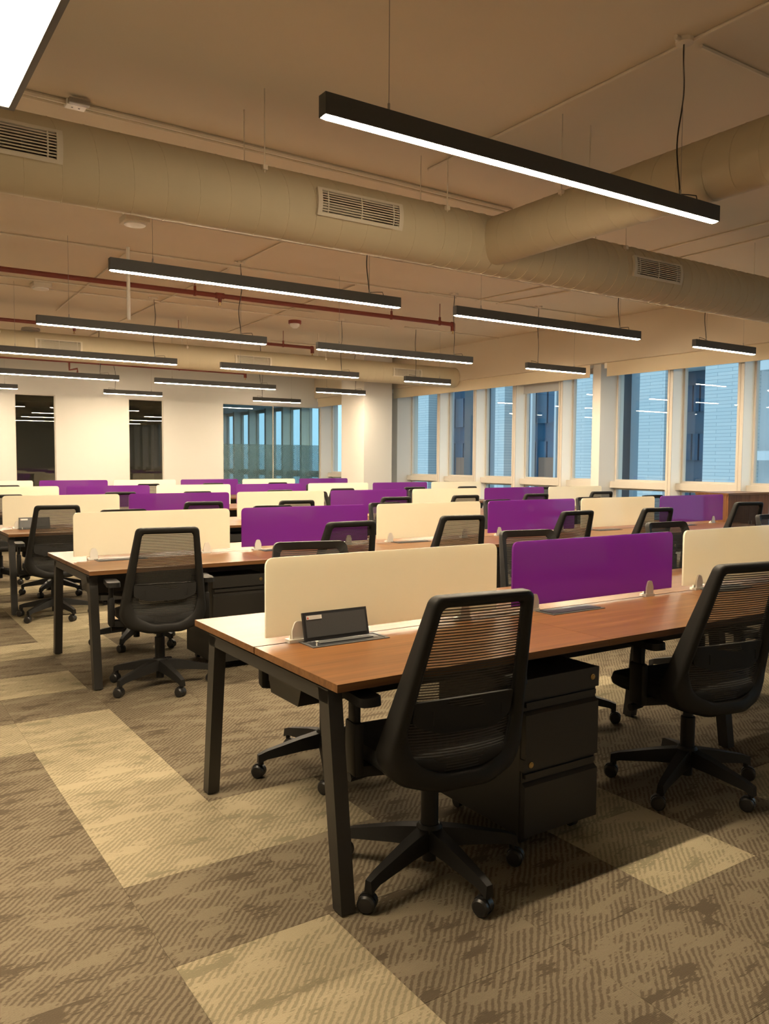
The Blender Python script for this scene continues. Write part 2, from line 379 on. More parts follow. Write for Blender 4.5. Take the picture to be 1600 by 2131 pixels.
# ---- right wall: beam, columns, window bands
XB, XF = 8.45, 8.72
beam = B().box(XB, 9.3, Y0, Y1, 2.91, ZC)
struct('trim_1', beam, 'ceiling_paint')
sill = B().box(8.80, 9.12, Y0, 24.0, -0.006, 0.10)
struct('wall_right', sill, 'wall_paint')
colm = B().box(7.60, 8.28, 11.98, 12.87, -0.006, ZC); struct('wall_column', colm, 'wall_paint')
struct('wall_pier', B().box(8.58, 9.12, 12.22, 13.4, -0.006, 2.91), 'wall_paint')
struct('wall_fin', B().box(8.58, 9.12, 6.68, 6.84, -0.006, 2.91), 'wall_paint')
struct('wall_end', B().box(8.80, 9.12, Y1, Y1+0.25, -0.006, 3.1), 'wall_paint')
def window_band(idx, y0, y1, muls, tr=True, top=2.92, bot=0.10):
    """glazed band on the right wall between y0 and y1; muls are the centres of the deep mullions"""
    wdw = sempty(f'window_{idx}', (9.0, y0, 0))          # idx may carry _offscreen
    def mbox(name, ya, yb, xa, xb, za, zb, mat='aluminium_beige'):
        return mk(name, B().box(xa, xb, ya-y0, yb-y0, za, zb), mat, wdw)
    for m in muls:
        mbox('mullion', m-0.045, m+0.045, XF-8.99, 0.04, bot, top, 'white_plastic')
        mbox('mullion_face', m-0.045, m+0.045, XF-9.0, XF-8.99, bot, top)
        mbox('mullion_cap', m+0.006, m+0.016, XF-9.006, XF-9.0, bot, top)
    mbox('head_frame', y0, y1, -0.06, 0.04, top-0.06, top); mbox('sill_frame', y0, y1, -0.06, 0.04, bot, bot+0.05)
    edges = [y0] + list(muls) + [y1]
    for a, b in zip(edges[:-1], edges[1:]):
        a2 = a + (0.046 if a in muls else 0.0); b2 = b - (0.046 if b in muls else 0.0)
        if b2 - a2 < 0.05: continue
        mbox('transom', a2, b2, -0.16, 0.035, 1.005, 1.105)
        for za, zb in ((bot+0.05, 1.005), (1.105, top-0.06)):
            fr = B()
            for q in ((a2, a2+0.03, za, zb), (b2-0.03, b2, za, zb), (a2+0.03, b2-0.03, za, za+0.03), (a2+0.03, b2-0.03, zb-0.03, zb)):
                fr.box(-0.05, 0.02, q[0]-y0, q[1]-y0, q[2], q[3])
            sash = mk('sash_frame', fr, 'aluminium_beige', wdw)
            mk('pane', B().box(-0.012, -0.002, a2+0.03-y0, b2-0.03-y0, za+0.03, zb-0.03), 'window_glass', sash)
    return wdw
window_band(4, 6.84, 12.22, (7.66, 8.78, 9.86, 10.98))
window_band(5, 1.0, 6.68, (1.10, 2.18, 3.30, 4.40, 5.51))
window_band('6_offscreen', -4.5, 1.0, (-4.4, -3.3, -2.2, -1.1, 0.0))
window_band(7, 13.4, 15.62, (14.3,))
window_band(8, 15.87, 23.9, (16.85, 17.92, 18.98, 20.1, 21.2, 22.3, 23.3), top=2.85)

# ---- roller blinds
def blind(label, y0, y1, x, z0, z1, mat, box=True):
    t = thing('roller_blind', label, 'blind', (x, (y0+y1)/2, z0)); h = (y1-y0)/2
    mk('blind_fabric', B().box(0, 0.004, -h, h, 0.012, z1-z0), mat, t)
    mk('bottom_rail', B().box(-0.004, 0.010, -h, h, 0, 0.014), mat, t)
    if box:
        mk('roller', B().tube([(0.03, -h, z1-z0-0.02), (0.03, h, z1-z0-0.02)], 0.022, 10), 'aluminium_beige', t, 40)
        mk('end_bracket', B().box(0.0, 0.07, h, h+0.05, z1-z0-0.10, z1-z0-0.02), 'white_plastic', t)
    return t
blind('beige roller blind across the windows between column and fin', 6.86, 12.30, 8.53, 2.715, 2.93, 'blind_fabric')
blind('beige roller blind across the windows beside the wooden cabinet', 1.1, 6.52, 8.53, 2.705, 2.93, 'blind_fabric')
blind('grey roller blind lowered in a single window bay left of the fin', 7.72, 8.73, 8.90, 2.60, 2.90, 'blind_grey')
blind('beige roller blind in the narrow window behind the corner column', 13.42, 15.58, 8.53, 2.70, 2.93, 'blind_fabric')

# ------------------------------------------------------------------ outside
tw = thing('office_tower', 'pale tiled office tower with dark glass bays beyond the windows', 'building', (24.0, 24.0, -25))
def strip(y0, y1, x, mat, name, z0=0.0, z1=55.0, dx=3.0):
    return mk(name, B().box(x-24.0, x-24.0+dx, y0-24.0, y1-24.0, z0, z1), mat, tw)
strip(31.1, 35.5, 23.4, 'tower_tiles', 'tiled_pier')
strip(28.0, 31.1, 24.6, 'tower_glass', 'glass_bay')
strip(26.95, 28.0, 23.2, 'tower_dark', 'dark_pier')
strip(26.07, 26.95, 23.9, 'tower_lightblue', 'panel_bay')
strip(25.45, 26.07, 23.4, 'tower_tiles', 'tiled_pier')
strip(22.15, 25.45, 24.6, 'tower_glass', 'glass_bay')
strip(19.9, 22.15, 23.4, 'tower_tiles', 'tiled_pier')
strip(18.86, 19.9, 23.2, 'tower_dark', 'dark_pier')
strip(18.3, 18.86, 23.9, 'tower_lightblue', 'panel_bay')
strip(18.07, 18.3, 24.1, 'tower_brown', 'brown_strip')
strip(16.95, 18.07, 23.4, 'tower_tiles', 'tiled_pier')
strip(15.33, 16.95, 24.6, 'tower_spandrel', 'glass_bay')
strip(13.9, 15.33, 23.4, 'tower_tiles', 'tiled_pier')
strip(6.0, 13.9, 24.4, 'tower_white', 'balcony_wall')
strip(15.33, 16.95, 23.5, 'tower_tiles', 'lintel', 29.7, 36.0, 1.0)
for (ya, yb) in ((28.2, 31.0), (22.4, 25.3)):                    # curtain wall: fins, floor bands, panes
    n = 4
    for k in range(n):
        a = ya + (yb-ya)*k/n + 0.05; b = ya + (yb-ya)*(k+1)/n - 0.05
        for f in range(6):
            z = 19.3 + f*2.2
            mk('window_pane', B().box(0.45, 0.58, a-24, b-24, z, z+1.4), 'tower_spandrel' if (k+f) % 3 == 0 else 'tower_glass', tw)
    for q in (0.22, 0.72):
        y = ya + (yb-ya)*q
        mk('white_fin', B().box(0.1, 0.3, y-24-0.06, y-24+0.06, 25.1, 40), 'tower_white', tw)
    mk('brown_panel', B().box(0.40, 0.56, ya+1.0-24, ya+1.9-24, 22.0, 26.6), 'tower_brown', tw)
for f in range(7):                                               # strip windows of the dark bay
    z = 19.5 + f*1.75
    for k in range(5):
        a = 15.45 + k*0.29
        mk('window_pane', B().box(0.48, 0.58, a-24, a+0.22-24, z, z+0.95), 'tower_glass', tw)
for f in range(7):
    z = 18.3 + f*2.9
    mk('window_pane', B().box(0.3, 0.45, 11.8-24, 13.3-24, z, z+1.5), 'tower_lightblue', tw)
    mk('balcony_slab', B().box(-0.4, 0.4, 9.0-24, 13.5-24, z-0.5, z-0.2), 'tower_white', tw)
struct('ground', B().box(9.8, 300, -200, 300, -25.4, -25.0), 'ground_mat')

# ------------------------------------------------------------------ ducts
def duct(label, axis, c, z, r, a, b, seam_pitch, gr=(), rods=(), seam_from=None, faint=False, grille_mat='grille_paint'):
    """round spiral duct; axis 'x' or 'y'; c is the fixed horizontal coordinate, a..b the run"""
    t = thing('spiral_duct', label, 'duct', ((a+b)/2, c, z) if axis == 'x' else (c, (a+b)/2, z)); h = (b-a)/2
    def mp(u, p, q): return (u, p, q) if axis == 'x' else (p, u, q)
    N = 40; st = 24
    bb = B(); vs = []; fs = []
    holes = [(g0-(a+b)/2+.015, g1-(a+b)/2-.015) for g0, g1 in gr]
    us = sorted([-h + 2*h*i/st for i in range(st+1)] + [u for q in holes for u in q])
    for u in us: vs += [mp(u, r*math.cos(2*PI*k/N), r*math.sin(2*PI*k/N)) for k in range(N)]
    for i in range(len(us)-1):
        cut = any(q0 < (us[i]+us[i+1])/2 < q1 for q0, q1 in holes)
        for k in range(N):
            if cut and 18 <= k <= 21: continue                   # open behind the grille
            fs.append((i*N+k, i*N+(k+1)%N, (i+1)*N+(k+1)%N, (i+1)*N+k))
    fs += [tuple(range(N)), tuple((len(us)-1)*N+k for k in range(N))]
    mk('duct_body', bb.add(vs, fs), 'duct_paint', t, 40)
    sf = -h if seam_from is None else seam_from-(a+b)/2
    def seam(ua, ub, pitch, rr, mat, name):
        turns = (ub-ua)/pitch; n = int(turns*28); pts = []
        for i in range(n+1):
            ang = 2*PI*turns*i/n; pts.append(mp(ua+(ub-ua)*i/n, (r+0.0003)*math.cos(ang), (r+0.0003)*math.sin(ang)))
        mk(name, B().tube(pts, rr, 4), mat, t)
    if faint: seam(-h, h, seam_pitch, 0.0016, 'duct_paint', 'spiral_seam')
    else:
        seam(sf, h, seam_pitch, 0.0035, 'duct_paint', 'spiral_seam')
        if sf > -h: seam(-h, sf, seam_pitch*1.6, 0.0016, 'duct_paint', 'painted_seam')
    for g0, g1 in gr:                                            # grilles curved on the aisle side of the duct
        u0, u1 = g0-(a+b)/2, g1-(a+b)/2; hh = 0.36               # half opening angle
        gp = mk('air_grille', grille_frame(u0, u1, r, hh), grille_mat, t)
        for k in range(9):
            q = -hh+0.085 + (2*hh-0.17)*k/8
            sl = B(); ra, rb = r+0.004, r+0.017
            for (du) in (0,):
                sl.hexa([(u0+.018, -ra*math.cos(q-.02), ra*math.sin(q-.02)), (u1-.018, -ra*math.cos(q-.02), ra*math.sin(q-.02)), (u1-.018, -rb*math.cos(q-.035), rb*math.sin(q-.035)), (u0+.018, -rb*math.cos(q-.035), rb*math.sin(q-.035))],
                        [(u0+.018, -ra*math.cos(q+.006), ra*math.sin(q+.006)), (u1-.018, -ra*math.cos(q+.006), ra*math.sin(q+.006)), (u1-.018, -rb*math.cos(q-.004), rb*math.sin(q-.004)), (u0+.018, -rb*math.cos(q-.004), rb*math.sin(q-.004))])
            mk('slat', sl, grille_mat, gp)
        for fx in (0.10, 0.5, 0.90):
            u = u0+(u1-u0)*fx; dv = B()
            poly = [(-(r+.018)*math.cos(q), (r+.018)*math.sin(q)) for q in [-hh+.05+(2*hh-.1)*i/8 for i in range(9)]] + [(-(r+.010)*math.cos(q), (r+.010)*math.sin(q)) for q in [hh-.05-(2*hh-.1)*i/8 for i in range(9)]]
            dv.prism(poly, lambda p, q, u=u: (u-.004, p, q), lambda p, q, u=u: (u+.004, p, q)); mk('grille_bar', dv, grille_mat, gp)
    for u in rods:                                               # drop rods with a strap
        for sgn in (-1, 1):
            rb = B(); uu = u-(a+b)/2 + (0.02 if sgn > 0 else 0); p = sgn*r*0.82
            A0 = mp(uu, p, r*0.55); A1 = mp(uu, p, ZC-z)
            mk('hanger_rod', rb.tube([A0, A1], 0.004, 6), 'conduit_paint', t)
            br = B(); q0 = mp(uu-0.014, p-0.014, r*0.62); q1 = mp(uu+0.014, p+0.014, r*0.62+0.028)
            br.box(min(q0[0],q1[0]), max(q0[0],q1[0]), min(q0[1],q1[1]), max(q0[1],q1[1]), q0[2], q1[2]); mk('hanger_bracket', br, 'conduit_paint', t)
    return t
def grille_frame(u0, u1, r, hh):
    bb = B(); m_ = 10
    def ring(ua, ub, qa, qb):
        poly = [(-(r+.022)*math.cos(q), (r+.022)*math.sin(q)) for q in [qa+(qb-qa)*i/m_ for i in range(m_+1)]] + [(-(r-.004)*math.cos(q), (r-.004)*math.sin(q)) for q in [qb-(qb-qa)*i/m_ for i in range(m_+1)]]
        bb.prism(poly, lambda p, q: (ua, p, q), lambda p, q: (ub, p, q))
    ring(u0-.012, u0+.018, -hh-.02, hh+.02); ring(u1-.018, u1+.012, -hh-.02, hh+.02)
    ring(u0+.018, u1-.018, hh-.055, hh+.02); ring(u0+.018, u1-.018, -hh-.02, -hh+.055)
    return bb
duct('cream painted spiral duct running along the ceiling before the red pipes', 'x', 2.565, 2.97, 0.205, -3.1, 8.44, 0.115, seam_from=2.15,
     gr=((-0.85, -0.25), (1.24, 1.84), (4.11, 4.69)), rods=(0.9, 2.25, 4.05, 6.3))
duct('cream painted branch duct joining the main duct at a right angle', 'y', 2.72, 2.97, 0.165, -4.4, 2.60, 0.16, faint=True, rods=(1.67, -1.2))
duct('cream painted spiral duct running along the ceiling near the back wall', 'x', 10.15, 2.97, 0.185, -3.1, 8.44, 0.16, faint=True,
     gr=((1.05, 1.65), (3.97, 4.57), (6.95, 7.55)), rods=(0.6, 3.2, 5.6))

# ------------------------------------------------------------------ ceiling services
def pipe(name, label, cat, pts, r, mat, group=None, n=8):
    o = mk(name, B().tube(pts, r, n), mat, None, 40); return tag(o, label, cat, group)
CZ = ZC - 0.011
runs = [((-3.1, 3.14), (3.62, 3.27)), ((-3.1, 3.20), (3.62, 3.36)), ((2.46, -4.4), (2.46, 2.9)), ((2.55, 0.66), (8.4, 0.66)),
        ((1.13, 5.30), (8.4, 5.30)), ((2.48, 5.31), (2.48, 6.33)), ((-3.1, 6.62), (5.6, 6.52)), ((-3.1, 9.15), (6.2, 9.0)), ((-3.1, 8.62), (4.6, 8.55)),
        ((1.33, 6.7), (1.46, 10.6)), ((5.75, -4.4), (5.75, 5.2)), ((6.2, -4.4), (6.2, 5.2)), ((6.05, 5.32), (5.92, 6.5)), ((6.5, 5.32), (6.28, 6.5)),
        ((5.1, 6.45), (8.4, 6.42)), ((4.1, 6.6), (4.3, 11.5)), ((6.4, 8.85), (8.4, 8.85)), ((2.48, 6.7), (2.48, 14.4)), ((5.3, 11.5), (8.4, 11.5))]
for k, ((xa, ya), (xb, yb)) in enumerate(runs):
    rr = 0.016 if k == 0 else 0.0105
    lb, gp = (('thick painted conduit on the ceiling beside the main spiral duct', None) if k == 0 else
              ('thin painted conduit on the ceiling running parallel to the bench rows', 'conduits parallel to the benches') if abs(xb-xa) > abs(yb-ya) else
              ('thin painted conduit on the ceiling running across the bench rows', 'conduits across the benches'))
    pipe('conduit', lb, 'conduit', [(xa, ya, ZC-rr), (xb, yb, ZC-rr)], rr, 'conduit_paint', gp, 6)
def sprinkler_pipe(label, y, z, x1, r, heads, drops):
    t = thing('sprinkler_pipe', label, 'pipe', ((X0+x1)/2, y, z)); cx = (X0+x1)/2
    mk('pipe_run', B().tube([(X0-cx+0.02, 0, 0), (x1-cx, 0, 0)], r, 10), 'red_pipe', t, 40)
    eb = B().tube([(x1-cx-0.03, 0, 0), (x1-cx+0.01, 0, 0)], r*1.35, 10).tube([(x1-cx, 0, 0.01), (x1-cx, 0, -0.09)], r*1.2, 10)
    mk('elbow', eb, 'red_pipe', t, 40)
    mk('sprinkler_head', B().tube([(x1-cx, 0, -0.09), (x1-cx, 0, -0.12), (x1-cx, 0, -0.125), (x1-cx, 0, -0.13)], [0.014, 0.008, 0.02, 0.02], 8), 'brass', t, 40)
    for x in heads:
        x -= cx
        mk('pipe_tee', B().tube([(x-0.05, 0, 0), (x+0.05, 0, 0)], r*1.3, 10).tube([(x, 0, 0), (x, 0, -0.075)], [r*1.1, r*0.7], 10), 'red_pipe', t, 40)
        mk('sprinkler_head', B().tube([(x, 0, -0.075), (x, 0, -0.10), (x, 0, -0.105), (x, 0, -0.11)], [0.012, 0.008, 0.02, 0.02], 8), 'brass', t, 40)
    for x in drops:
        x -= cx
        mk('pipe_hanger', B().tube([(x, 0, r), (x, 0, ZC-z)], 0.005, 6).tube([(x-0.012, 0, 0), (x+0.012, 0, 0)], r*1.3, 10).tube([(x, 0, r*0.8), (x, 0, r+0.05)], 0.016, 8), 'red_pipe', t, 40)
    return t
sprinkler_pipe('dark red sprinkler pipe between the two spiral ducts', 7.0, 3.30, 5.93, 0.027, (2.50,), (2.2, 4.9, 5.7))
sprinkler_pipe('dark red sprinkler pipe directly above the far spiral duct', 10.38, 3.32, 5.55, 0.025, (1.65,), (0.4, 3.2, 5.0))
t3 = sprinkler_pipe('dark red sprinkler pipe in front of the back wall', 14.3, 3.25, 6.05, 0.026, (), (0.8, 4.6))
cx3 = (X0+6.05)/2
for x in (2.45,):
    x -= cx3
    mk('pipe_swing', B().tube([(x, 0, 0), (x, 0, -0.16), (x+0.14, -0.03, -0.13), (x+0.14, -0.03, -0.20)], 0.02, 8), 'red_pipe', t3, 40)
o = pipe('drop_pipe', 'white vertical drop pipe below the ceiling by the first red pipe', 'pipe', [(1.285, 6.45, 2.83), (1.285, 6.45, ZC)], 0.019, 'white_plastic')
# detectors, speakers, boxes
def ceiling_box(label, x, y, s=0.11, red=False):
    t = thing('ceiling_speaker' if not red else 'smoke_detector', label, 'speaker' if not red else 'detector', (x, y, ZC))
    if not red:
        mk('box', B().cbox(-s, s, -s, s, -0.06, 0, 0.008), 'conduit_paint', t)
        mk('round_grille', B().tube([(0,0,-0.06),(0,0,-0.075),(0,0,-0.078)], [s*0.85, s*0.85, s*0.6], 24), 'white_plastic', t, 40)
    else:
        mk('base', B().tube([(0,0,0),(0,0,-0.05)], 0.10, 16), 'red_pipe', t, 40)
        mk('sensor', B().tube([(0,0,-0.05),(0,0,-0.085),(0,0,-0.115)], [0.075, 0.07, 0.035], 16), 'white_plastic', t, 40)
ceiling_box('pale square ceiling speaker beside the main duct', 1.03, 5.36)
ceiling_box('pale square ceiling speaker between red pipes and far duct', 0.90, 8.80)
ceiling_box('red and white smoke detector on the ceiling above bench rows', 4.70, 9.38, red=True)
t = thing('ceiling_socket', 'white socket and grey driver box hanging at the conduit pair', 'socket', (0.03, 3.12, ZC))
mk('driver_box', B().cbox(-0.06, 0.06, -0.02, 0.02, -0.05, -0.018, 0.004), 'steel_wire', t); mk('socket_plate', B().cbox(-0.06, 0.06, 0.05, 0.13, -0.035, 0, 0.006), 'white_plastic', t)
for dx in (-0.02, 0.02): mk('socket_hole', B().box(dx-.005, dx+.005, 0.085, 0.095, -0.0365, -0.034), 'black_plastic', t)
t = thing('cable_coil', 'coil of grey cable resting on top of the far duct', 'cable', (0.98, 9.95, 3.125))
pts = [(0.11*math.cos(a)*(1+0.06*math.sin(3.1*a)), 0.10*math.sin(a), 0.012*math.sin(1.7*a)+0.03) for a in [k*0.3 for k in range(100)]]
mk('cable_loop', B().tube(pts, 0.009, 6), 'steel_wire', t, 40)
t = thing('foil_wrap', 'torn silver foil insulation beside the branch duct junction', 'insulation', (3.00, 2.32, 3.06))
fb = B(); random.seed(3)
gv = [(0.10*(i-2)/2+random.uniform(-.01,.01), 0.05*(j-1)+random.uniform(-.015,.015), 0.03*math.sin(i*1.4)+random.uniform(-.02,.02)) for i in range(5) for j in range(3)]
fb.add(gv, [(i*3+j, i*3+j+1, i*3+j+4, i*3+j+3) for i in range(4) for j in range(2)]); mk('foil_sheet', fb, 'foil', t)

# ------------------------------------------------------------------ pendant lamps
def wavy(x, y, z0, z1, amp, seed):
    r = random.Random(seed); a = r.uniform(0.6, 1.3)*amp; s = r.choice((-1, 1)); n = 18
    return [(x + s*a*math.sin(2*PI*(k/n))*math.sin(PI*k/n) , y + 0.4*a*math.sin(PI*k/n), z0+(z1-z0)*k/n) for k in range(n+1)]
def lamp(x0, x1, y, label, cable_right=True, w=0.052, h=0.082, z=2.69):
    L = (x1-x0)/2; t = thing('pendant_lamp', label, 'lamp', ((x0+x1)/2, y, z), 0, 'linear pendant lamps')
    hb = B(); a = w/2; e = 0.004
    hb.box(-L, L, -a, a, 0.012, h); hb.box(-L, L, -a, -a+e, 0, 0.012); hb.box(-L, L, a-e, a, 0, 0.012)
    hb.box(-L, -L+e, -a+e, a-e, 0, 0.012); hb.box(L-e, L, -a+e, a-e, 0, 0.012)
    mk('housing', hb, 'lamp_housing', t)
    db = B(); ee = L-e; ae = a-e                                   # opal lens, slightly convex
    vs = []
    for ins, zz in ((0.0, 0.011), (0.0, 0.0), (0.010, -0.0065)):
        vs += [(p, q, zz) for p, q in fillet([(-ee+ins, -ae+ins, .009), (ee-ins, -ae+ins, .009), (ee-ins, ae-ins, .009), (-ee+ins, ae-ins, .009)], 4)]
    N = 16; fs = [tuple(range(N)), tuple(range(2*N, 3*N))]
    for i in range(2):
        for k in range(N): fs.append((i*N+k, i*N+(k+1)%N, (i+1)*N+(k+1)%N, (i+1)*N+k))
    mk('diffuser', db.add(vs, fs), 'lamp_diffuser', t)
    off = 0.30 if L > 0.9 else 0.22
    for s in (-1, 1):
        x = s*(L-off)
        mk('suspension_wire', B().tube([(x, 0, h), (x, 0, h+0.035), (x, 0, h+0.036), (x, 0, ZC-z)], [0.005, 0.005, 0.0016, 0.0016], 6), 'steel_wire', t)
        mk('wire_clip', B().box(x-0.012, x+0.012, -0.008, 0.008, h, h+0.008), 'steel_wire', t)
    x = (L-off if cable_right else -(L-off))
    cb = B().tube(wavy(x, 0.004, h+0.01, ZC-z-0.02, 0.022, int(x0*97+y*131)), 0.0042, 6)
    xe = x + (0.14 if cable_right else -0.12)
    cb.tube([(x, 0, h+0.012), ((x+xe)/2, 0, h+0.022), (xe-.01, 0, h+0.028), (xe, 0, h+0.002)], 0.003, 6)
    mk('power_cable', cb, 'black_cable', t, 60)
    cr = B().tube([(x, 0, ZC-z), (x, 0, ZC-z-0.022), (x, 0, ZC-z-0.026)], [0.045, 0.045, 0.03], 16)
    cr.tube([(x-0.075, 0, ZC-z-0.011), (x-0.03, 0, ZC-z-0.011)], 0.013, 10)
    mk('ceiling_rose', cr, 'conduit_paint', t, 40)
    return t
BR = ['fifth', 'fourth', 'third', 'second', 'first']              # bench rows counted from the back wall
ROWY = [0.675, 3.683, 6.346, 8.85, 11.56]
LX = [[(0.323, 2.735)], [(0.346, 2.746), (3.34, 5.80), (6.72, 7.86)], [(0.375, 2.775), (3.42, 5.74), (6.71, 7.86)],
      [(0.30, 2.63), (3.26, 5.53), (6.41, 7.34)], [(0.24, 2.61), (3.20, 5.43), (6.28, 7.36)]]
for r, row in enumerate(LX):
    for k, (a, b) in enumerate(row):
        sz = 'long' if b-a > 1.5 else 'short'
        lamp(a, b, ROWY[r], f'{sz} black linear pendant lamp, {ORD[k]} from aisle, over {BR[r]} bench row from back wall', cable_right=(b-a > 1.5 or r == 4))
for k, (a, b) in enumerate(((0.35, 1.55), (3.11, 4.27), (6.28, 7.43))):
    lamp(a, b, 14.4, f'short black linear pendant lamp, {ORD[k]} from aisle, hanging before the back wall', cable_right=False)
t = thing('panel_lamp', 'large square luminous panel lamp with dark frame over the aisle', 'lamp', (-1.25, 0.68, 2.69))
fb = B(); s0, s1 = 0.585, 0.607
fb.box(-s1, -s0, -s1, s1, 0, 0.06); fb.box(s0, s1, -s1, s1, 0, 0.06); fb.box(-s0, s0, -s1, -s0, 0, 0.06); fb.box(-s0, s0, s0, s1, 0, 0.06); fb.box(-s0, s0, -s0, s0, 0.04, 0.06)
mk('frame', fb, 'panel_frame', t); mk('diffuser', B().box(-s0, s0, -s0, s0, 0.006, 0.02), 'panel_diffuser', t)
for sx in (-1, 1):
    for sy in (-1, 1): mk('suspension_wire', B().tube([(sx*0.5, sy*0.5, 0.06), (sx*0.5, sy*0.5, ZC-2.69)], 0.0016, 6), 'steel_wire', t)

# ------------------------------------------------------------------ bench desks
MW, TD, DZ = 1.1936, 1.187, 0.73                                 # module width, bench depth, height
ROWS = [(0.0, 0.0, 6), (0.0, 2.9355, 6), (0.0, 5.7826, 7), (0.0, 8.5722, 7), (0.2375, 11.609, 6)]
def top_half(far):                                               # one desk top: panel plus edge band
    b = B(); y0, y1 = (TD/2+0.004, TD) if far else (0, TD/2-0.004)
    return b.box(0.0008, MW-0.0008, y0, y1, 0.705, DZ)
def build_top(parent, k, far, protos={}):
    key = far
    if key not in protos:
        b = top_half(far); o = mk('desk_top', b, ['walnut_top', 'walnut_edge'], parent)
        for p in o.data.polygons:
            if abs(p.normal.z) < 0.5: p.material_index = 1
        protos[key] = o
    else: o = inst(protos[key], parent)
    o.location = (k*MW, 0, 0); return o
def leg_mesh(s):                                                 # splayed square leg, s = -1 near side, +1 far side
    yt = 0.122 if s < 0 else TD-0.145; yb = 0.0 if s < 0 else TD-0.03
    wt, wb = 0.062, 0.054
    def q(y, z, wy): return [(0, y-wy/2, z), (0.05, y-wy/2, z), (0.05, y+wy/2, z), (0, y+wy/2, z)]
    b = B().hexa(q(yb+(0.03 if s < 0 else -0.03), 0.006, wb), q(yt, 0.685, wt))
    yb2 = yb+(0.03 if s < 0 else -0.03)
    return b.box(0.008, 0.042, yb2-0.014, yb2+0.014, 0, 0.006)
def tray_mesh(L):
    b = B(); y0, y1 = TD/2-0.16, TD/2+0.16
    b.hexa([(0.12, y0+0.05, 0.52), (L-0.12, y0+0.05, 0.52), (L-0.12, y1-0.05, 0.52), (0.12, y1-0.05, 0.52)],
           [(0.12, y0, 0.66), (L-0.12, y0, 0.66), (L-0.12, y1, 0.66), (0.12, y1, 0.66)]); return b
DESC = ['with an open power box at its aisle end', 'with six dividers behind the front bench', 'in the middle of the room', 'behind the middle bench', 'closest to the back wall']
protos_leg = {}
for r, (rx, ry, n) in enumerate(ROWS):
    bench = thing('bench_desk', f'walnut-topped bench desk on black splayed legs, {BR[r]} row from the back wall', 'desk', (rx, ry, 0), 0, 'bench desk rows')
    for k in range(n):
        build_top(bench, k, False); build_top(bench, k, True)
    for xk in [0.02, n*MW-0.07] + [m*MW-0.025 for m in range(2, n, 2)]:
        for s in (-1, 1):
            if s not in protos_leg: protos_leg[s] = o = mk('leg', leg_mesh(s), 'black_metal', bench)
            else: o = inst(protos_leg[s], bench)
            o.location = (xk, 0 if xk in (0.02, n*MW-0.07) else -0.25*s, 0)     # inner frames stand further in
        mk('end_rail', B().box(xk, xk+0.05, 0.09, TD-0.115, 0.645, 0.69), 'black_metal', bench)
        mk('spacer', B().box(xk+0.008, xk+0.042, 0.10, TD-0.13, 0.69, 0.705), 'black_metal', bench)
    for yy in (0.16, TD-0.20):
        mk('cross_rail', B().box(0.07, n*MW-0.07, yy, yy+0.04, 0.65, 0.69), 'black_metal', bench)
    mk('cable_tray', tray_mesh(n*MW), 'black_metal', bench)

# ------------------------------------------------------------------ dividers
PW, PZ0, PZ1 = MW-0.0951, 0.757, 1.048
poly = fillet([(0, 0, 0.004), (PW, 0, 0.004), (PW, PZ1-PZ0, 0.035), (0, PZ1-PZ0, 0.035)], 6)
dv_src = {}
clip_poly = fillet([(-0.025, 0, .002), (0.025, 0, .002), (0.0255, 0.045, .03), (0.013, 0.078, 0.014), (-0.013, 0.078, 0.014), (-0.0255, 0.045, .03)], 4)
def divider(x, y, colr, label):
    t = thing('desk_divider', label, 'divider', (x, y, DZ), 0, f'{colr} glass desk dividers')
    if colr not in dv_src:
        z = PZ0-DZ
        g = mk('glass_panel', B().prism(poly, lambda p, q: (p, -0.005, z+q), lambda p, q: (p, 0.005, z+q)), [f'{colr}_glass'], t)
        kids = [g]
        for cx in (0.128, 0.920):
            c = B(); c.prism(clip_poly, lambda p, q: (cx+p, -0.013, q), lambda p, q: (cx+p, -0.0055, q))
            c.prism(clip_poly, lambda p, q: (cx+p, 0.0055, q), lambda p, q: (cx+p, 0.013, q)); c.box(cx-0.040, cx+0.025, -0.020, 0.020, 0, 0.012)
            kids.append(mk('clip', c, 'white_plastic', t, 50))
        dv_src[colr] = kids
    else:
        for kdo in dv_src[colr]: inst(kdo, t)
    return t
for r, (rx, ry, n) in enumerate(ROWS):
    for k in range(n):
        c = 'cream' if k % 2 == 0 else 'purple'
        divider(rx+0.0452+k*MW, ry+TD/2, c, f'{c} glass divider, {ORD[k]} from the aisle, on {BR[r]} bench row from back wall')

